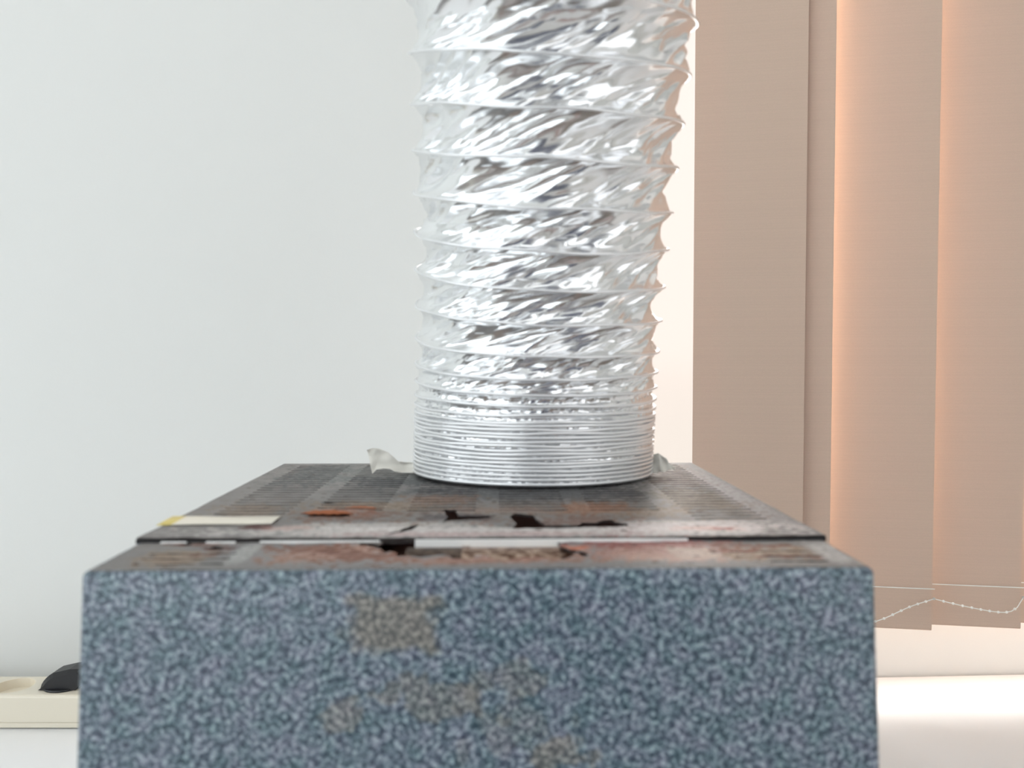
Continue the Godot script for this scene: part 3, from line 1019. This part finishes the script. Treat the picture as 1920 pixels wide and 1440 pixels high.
# ---------------------------------------------------------------- vertical blind
func blind() -> void:
	var o := thing("vertical_blind", "beige vertical blind of wide fabric slats hanging before the bright window", "blind", Vector3(0.9, 2.42, NORTH + 0.07))
	var rail := box_mesh(Vector3(-0.85, -0.03, -0.022), Vector3(0.75, 0.012, 0.022), 0.003)
	put("head_rail", rail, M.rail_white, o)
	for x in [-0.6, 0.1, 0.65]:
		put("bracket", box_mesh(Vector3(x - 0.015, 0.0121, -0.0698), Vector3(x + 0.015, 0.016, 0.02), 0.0005), M.rail_white, o)
	var centres := [0.2535, 0.284, 0.398, 0.498, 0.602, 0.706, 0.810, 0.914, 1.018, 1.122, 1.226, 1.330]
	var half := 0.058
	var swing := deg_to_rad(12.0)
	var foot := EYE - 0.298
	var ends := []
	for k in centres.size():
		var x: float = centres[k]
		# centre on the rail's line, in world axes; right edge nearer the room
		var wx: float = x * cos(deg_to_rad(LOOK)) + 0.8995 * sin(deg_to_rad(LOOK))
		var s := Node3D.new()
		s.name = "slat"
		o.add_child(s, true)
		var tilt := swing + deg_to_rad([1.5, -1.0, 0.0, 0.0, 1.0, -1.0][k % 6])
		s.transform = Transform3D(Basis(Vector3.UP, -tilt), Vector3(wx - 0.9, 0, 0))
		var y0 := foot - 2.42
		put("fabric", slat_mesh(half, y0, -0.03), M.blind_fabric, s)
		var st := begin()
		bevel_box(st, Vector3(-half, y0 + 0.0450, 0.0006), Vector3(half + 0.0024, y0 + 0.0460, 0.0012), 0.0001)
		put("hem_seam", done(st), M.white_plastic, s)
		put("hem_pocket", slat_mesh_at(half, y0 + 0.001, y0 + 0.0455, 0.00055), M.blind_fabric, s)
		ends.append(s.transform * Vector3(half + 0.0008, y0 + 0.0355, 0.0022))
	for k in range(1, 8):
		var st := begin()
		var a: Vector3 = ends[k]
		var b: Vector3 = ends[k + 1]
		var pts := PackedVector3Array()
		var count := 14
		for q in count + 1:
			var f := float(q) / count
			var sag := 0.078 * f * (1.0 - f) + 0.007 * sin(TAU * f)
			if k % 2 == 0:
				sag = 0.0185 * (1.0 - pow(1.0 - f, 1.35)) * (1.0 - pow(f, 12.0))
			var p := a.lerp(b, f) + Vector3(0, -sag, 0.001 + 0.004 * sin(PI * f))
			pts.append(p)
		tube(st, pts, 0.00055, 6)
		var total := 0.0
		for q in pts.size() - 1:
			total += pts[q].distance_to(pts[q + 1])
		var beads := int(total / 0.0100)
		for q in beads + 1:
			var f := float(q) / beads * (pts.size() - 1)
			var i := mini(int(f), pts.size() - 2)
			ball(st, pts[i].lerp(pts[i + 1], f - i), 0.0015)
		put("bead_chain", done(st), M.white_plastic, o)


func slat_mesh(half: float, y0: float, y1: float) -> ArrayMesh:
	return slat_mesh_at(half, y0, y1, 0.0)


func slat_mesh_at(half: float, y0: float, y1: float, z: float) -> ArrayMesh:
	var st := begin()
	bevel_box(st, Vector3(-half, y0, z - 0.0002), Vector3(half, y1, z + 0.0002), 0.00005)
	return done(st)


# ---------------------------------------------------------------- power strip and plug
func power_strip() -> void:
	# level frame at its middle: X -0.545, Z 0.8525
	var o := thing("power_strip", "cream plastic power strip lying on the white desk left of the housing", "power strip", level(-0.545, TABLE - EYE, 0.8545), turn_level)
	var at := [-0.1354, -0.0824, -0.0294, 0.0236, 0.0766, 0.1296]
	var bs := begin()
	bs.set_smooth_group(-1)
	var hz := 0.0262
	# sides with a rounded upper edge
	var sec := PackedVector2Array([Vector2(hz, 0.0075), Vector2(hz, 0.0322), Vector2(hz - 0.0005, 0.0336), Vector2(hz - 0.0014, 0.0345), Vector2(hz - 0.0028, 0.0350)])
	var middle := Vector3(0, 0.02, 0)
	for k in sec.size() - 1:
		for s in [-1.0, 1.0]:
			quad(bs, Vector3(-0.165, sec[k].y, s * sec[k].x), Vector3(0.159, sec[k].y, s * sec[k].x), Vector3(0.159, sec[k + 1].y, s * sec[k + 1].x), Vector3(-0.165, sec[k + 1].y, s * sec[k + 1].x), Vector3(0, 0.015, 0))
	for x in [-0.165, 0.159]:
		for k in sec.size() - 1:
			quad(bs, Vector3(x, sec[k].y, sec[k].x), Vector3(x, sec[k].y, -sec[k].x), Vector3(x, sec[k + 1].y, -sec[k + 1].x), Vector3(x, sec[k + 1].y, sec[k + 1].x), middle)
	quad(bs, Vector3(-0.165, 0.0075, hz), Vector3(0.159, 0.0075, hz), Vector3(0.159, 0.0075, -hz), Vector3(-0.165, 0.0075, -hz), middle)
	# top with round openings
	var tz := hz - 0.0028
	for k in at.size():
		var c: float = at[k]
		var l: float = -0.165 if k == 0 else c - 0.0265
		var r: float = 0.159 if k == at.size() - 1 else c + 0.0265
		for q in 48:
			var e := []
			for d in [q, q + 1]:
				var ang: float = TAU * d / 48.0
				var dir := Vector2(cos(ang), sin(ang))
				var reach := minf((r - c if dir.x > 0 else c - l) / maxf(absf(dir.x), 1e-6), tz / maxf(absf(dir.y), 1e-6))
				e.append([Vector3(c + dir.x * 0.0205, 0.035, dir.y * 0.0205), Vector3(c + dir.x * reach, 0.035, dir.y * reach)])
			quad(bs, e[0][0], e[0][1], e[1][1], e[1][0], middle)
	# corners that the fans cut off
	for k in at.size():
		var c: float = at[k]
		for x in [-0.165 if k == 0 else c - 0.0265, 0.159 if k == at.size() - 1 else c + 0.0265]:
			for s in [-1.0, 1.0]:
				var d := Vector2(x - c, s * tz)
				var step := TAU / 48.0
				var ang := atan2(d.y, d.x)
				var a0 := floorf(ang / step) * step
				var tips := []
				for q in [a0, a0 + step]:
					var dir := Vector2(cos(q), sin(q))
					var reach := minf(absf(x - c) / maxf(absf(dir.x), 1e-6), tz / maxf(absf(dir.y), 1e-6))
					tips.append(Vector3(c + dir.x * reach, 0.035, dir.y * reach))
				tri(bs, tips[0], tips[1], Vector3(x, 0.035, s * tz), middle)
	put("strip_body", done(bs), M.strip_plastic, o)
	put("base_plate", box_mesh(Vector3(-0.1647, 0.0012, -0.0259), Vector3(0.1587, 0.0071, 0.0259), 0.0008), M.strip_plastic, o)
	for x in [-0.14, 0.14]:
		put("foot", box_mesh(Vector3(x - 0.008, 0.0, -0.018), Vector3(x + 0.008, 0.00125, 0.018), 0.0003), M.pin_hole, o)
	for x in at:
		var st := begin()
		# cup: rim, wall, floor
		lathe(st, PackedVector2Array([Vector2(0.0205, 0.0350), Vector2(0.0195, 0.0348), Vector2(0.0186, 0.0255), Vector2(0.0, 0.0245)]), Vector3(x, 0, 0), 48)
		var s := put("socket", done(st), M.socket_plastic, o)
		for e in [-1, 1]:
			var h := begin()
			lathe(h, PackedVector2Array([Vector2(0.0026, 0.02505), Vector2(0.0, 0.02505)]), Vector3(x + e * 0.0095, 0, 0), 16)
			put("pin_hole", done(h), M.pin_hole, s)
	# plug in the second socket from the housing
	var p := thing("power_plug", "black angled mains plug pushed into the cream power strip", "plug", level(-0.545 + 0.0766, TABLE - EYE + 0.0258, 0.8545), turn_level)
	var st := begin()
	lathe(st, PackedVector2Array([Vector2(0.0, 0.0118), Vector2(0.0196, 0.0112), Vector2(0.0203, 0.0098), Vector2(0.0185, 0.0090), Vector2(0.0185, 0.0)]), Vector3.ZERO, 48)
	put("plug_disc", done(st), M.plug_rubber, p)
	# body: arched side profile, bevelled along its edges
	var prof := PackedVector2Array([Vector2(-0.0198, 0.0100), Vector2(-0.0185, 0.0158), Vector2(-0.0165, 0.0205), Vector2(-0.0138, 0.0248), Vector2(-0.0105, 0.0290), Vector2(-0.0062, 0.0325), Vector2(0.0105, 0.0378), Vector2(0.0230, 0.0385), Vector2(0.0260, 0.0350), Vector2(0.0260, 0.0200), Vector2(0.0190, 0.0100)])
	for k in prof.size():
		prof[k].y = 0.0100 + (prof[k].y - 0.0100) * 0.72
	st = begin()
	st.set_smooth_group(-1)
	var cz := 0.0145
	var inner := PackedVector2Array()
	var mid := Vector2(0.004, 0.012)
	for q in prof:
		var dir := (q - mid).normalized()
		inner.append(q - dir * 0.0042 if q.y > 0.0101 else q)
	var n := prof.size()
	var inside := Vector3(mid.x, 0.016, 0)
	for k in n - 1:
		var a := prof[k]
		var b := prof[k + 1]
		quad(st, Vector3(a.x, a.y, -cz + 0.0045), Vector3(b.x, b.y, -cz + 0.0045), Vector3(b.x, b.y, cz - 0.0045), Vector3(a.x, a.y, cz - 0.0045), inside)
		for s in [-1.0, 1.0]:
			quad(st, Vector3(a.x, a.y, s * (cz - 0.0045)), Vector3(b.x, b.y, s * (cz - 0.0045)), Vector3(inner[k + 1].x, inner[k + 1].y, s * cz), Vector3(inner[k].x, inner[k].y, s * cz), inside)
			tri(st, Vector3(mid.x, 0.0100, s * cz), Vector3(inner[k].x, inner[k].y, s * cz), Vector3(inner[k + 1].x, inner[k + 1].y, s * cz), inside)
	put("plug_body", done(st), M.plug_rubber, p)
	st = begin()
	tube(st, PackedVector3Array([Vector3(0.0245, 0.0225, 0), Vector3(0.040, 0.0235, 0), Vector3(0.062, 0.0245, -0.001), Vector3(0.082, 0.0170, -0.002), Vector3(0.093, 0.002, -0.003), Vector3(0.099, -0.013, -0.003), Vector3(0.109, -0.0218, -0.002), Vector3(0.13, -0.0223, 0.004), Vector3(0.2, -0.0223, 0.01)]), 0.0034, 10)
	put("cord", done(st), M.plug_rubber, p)
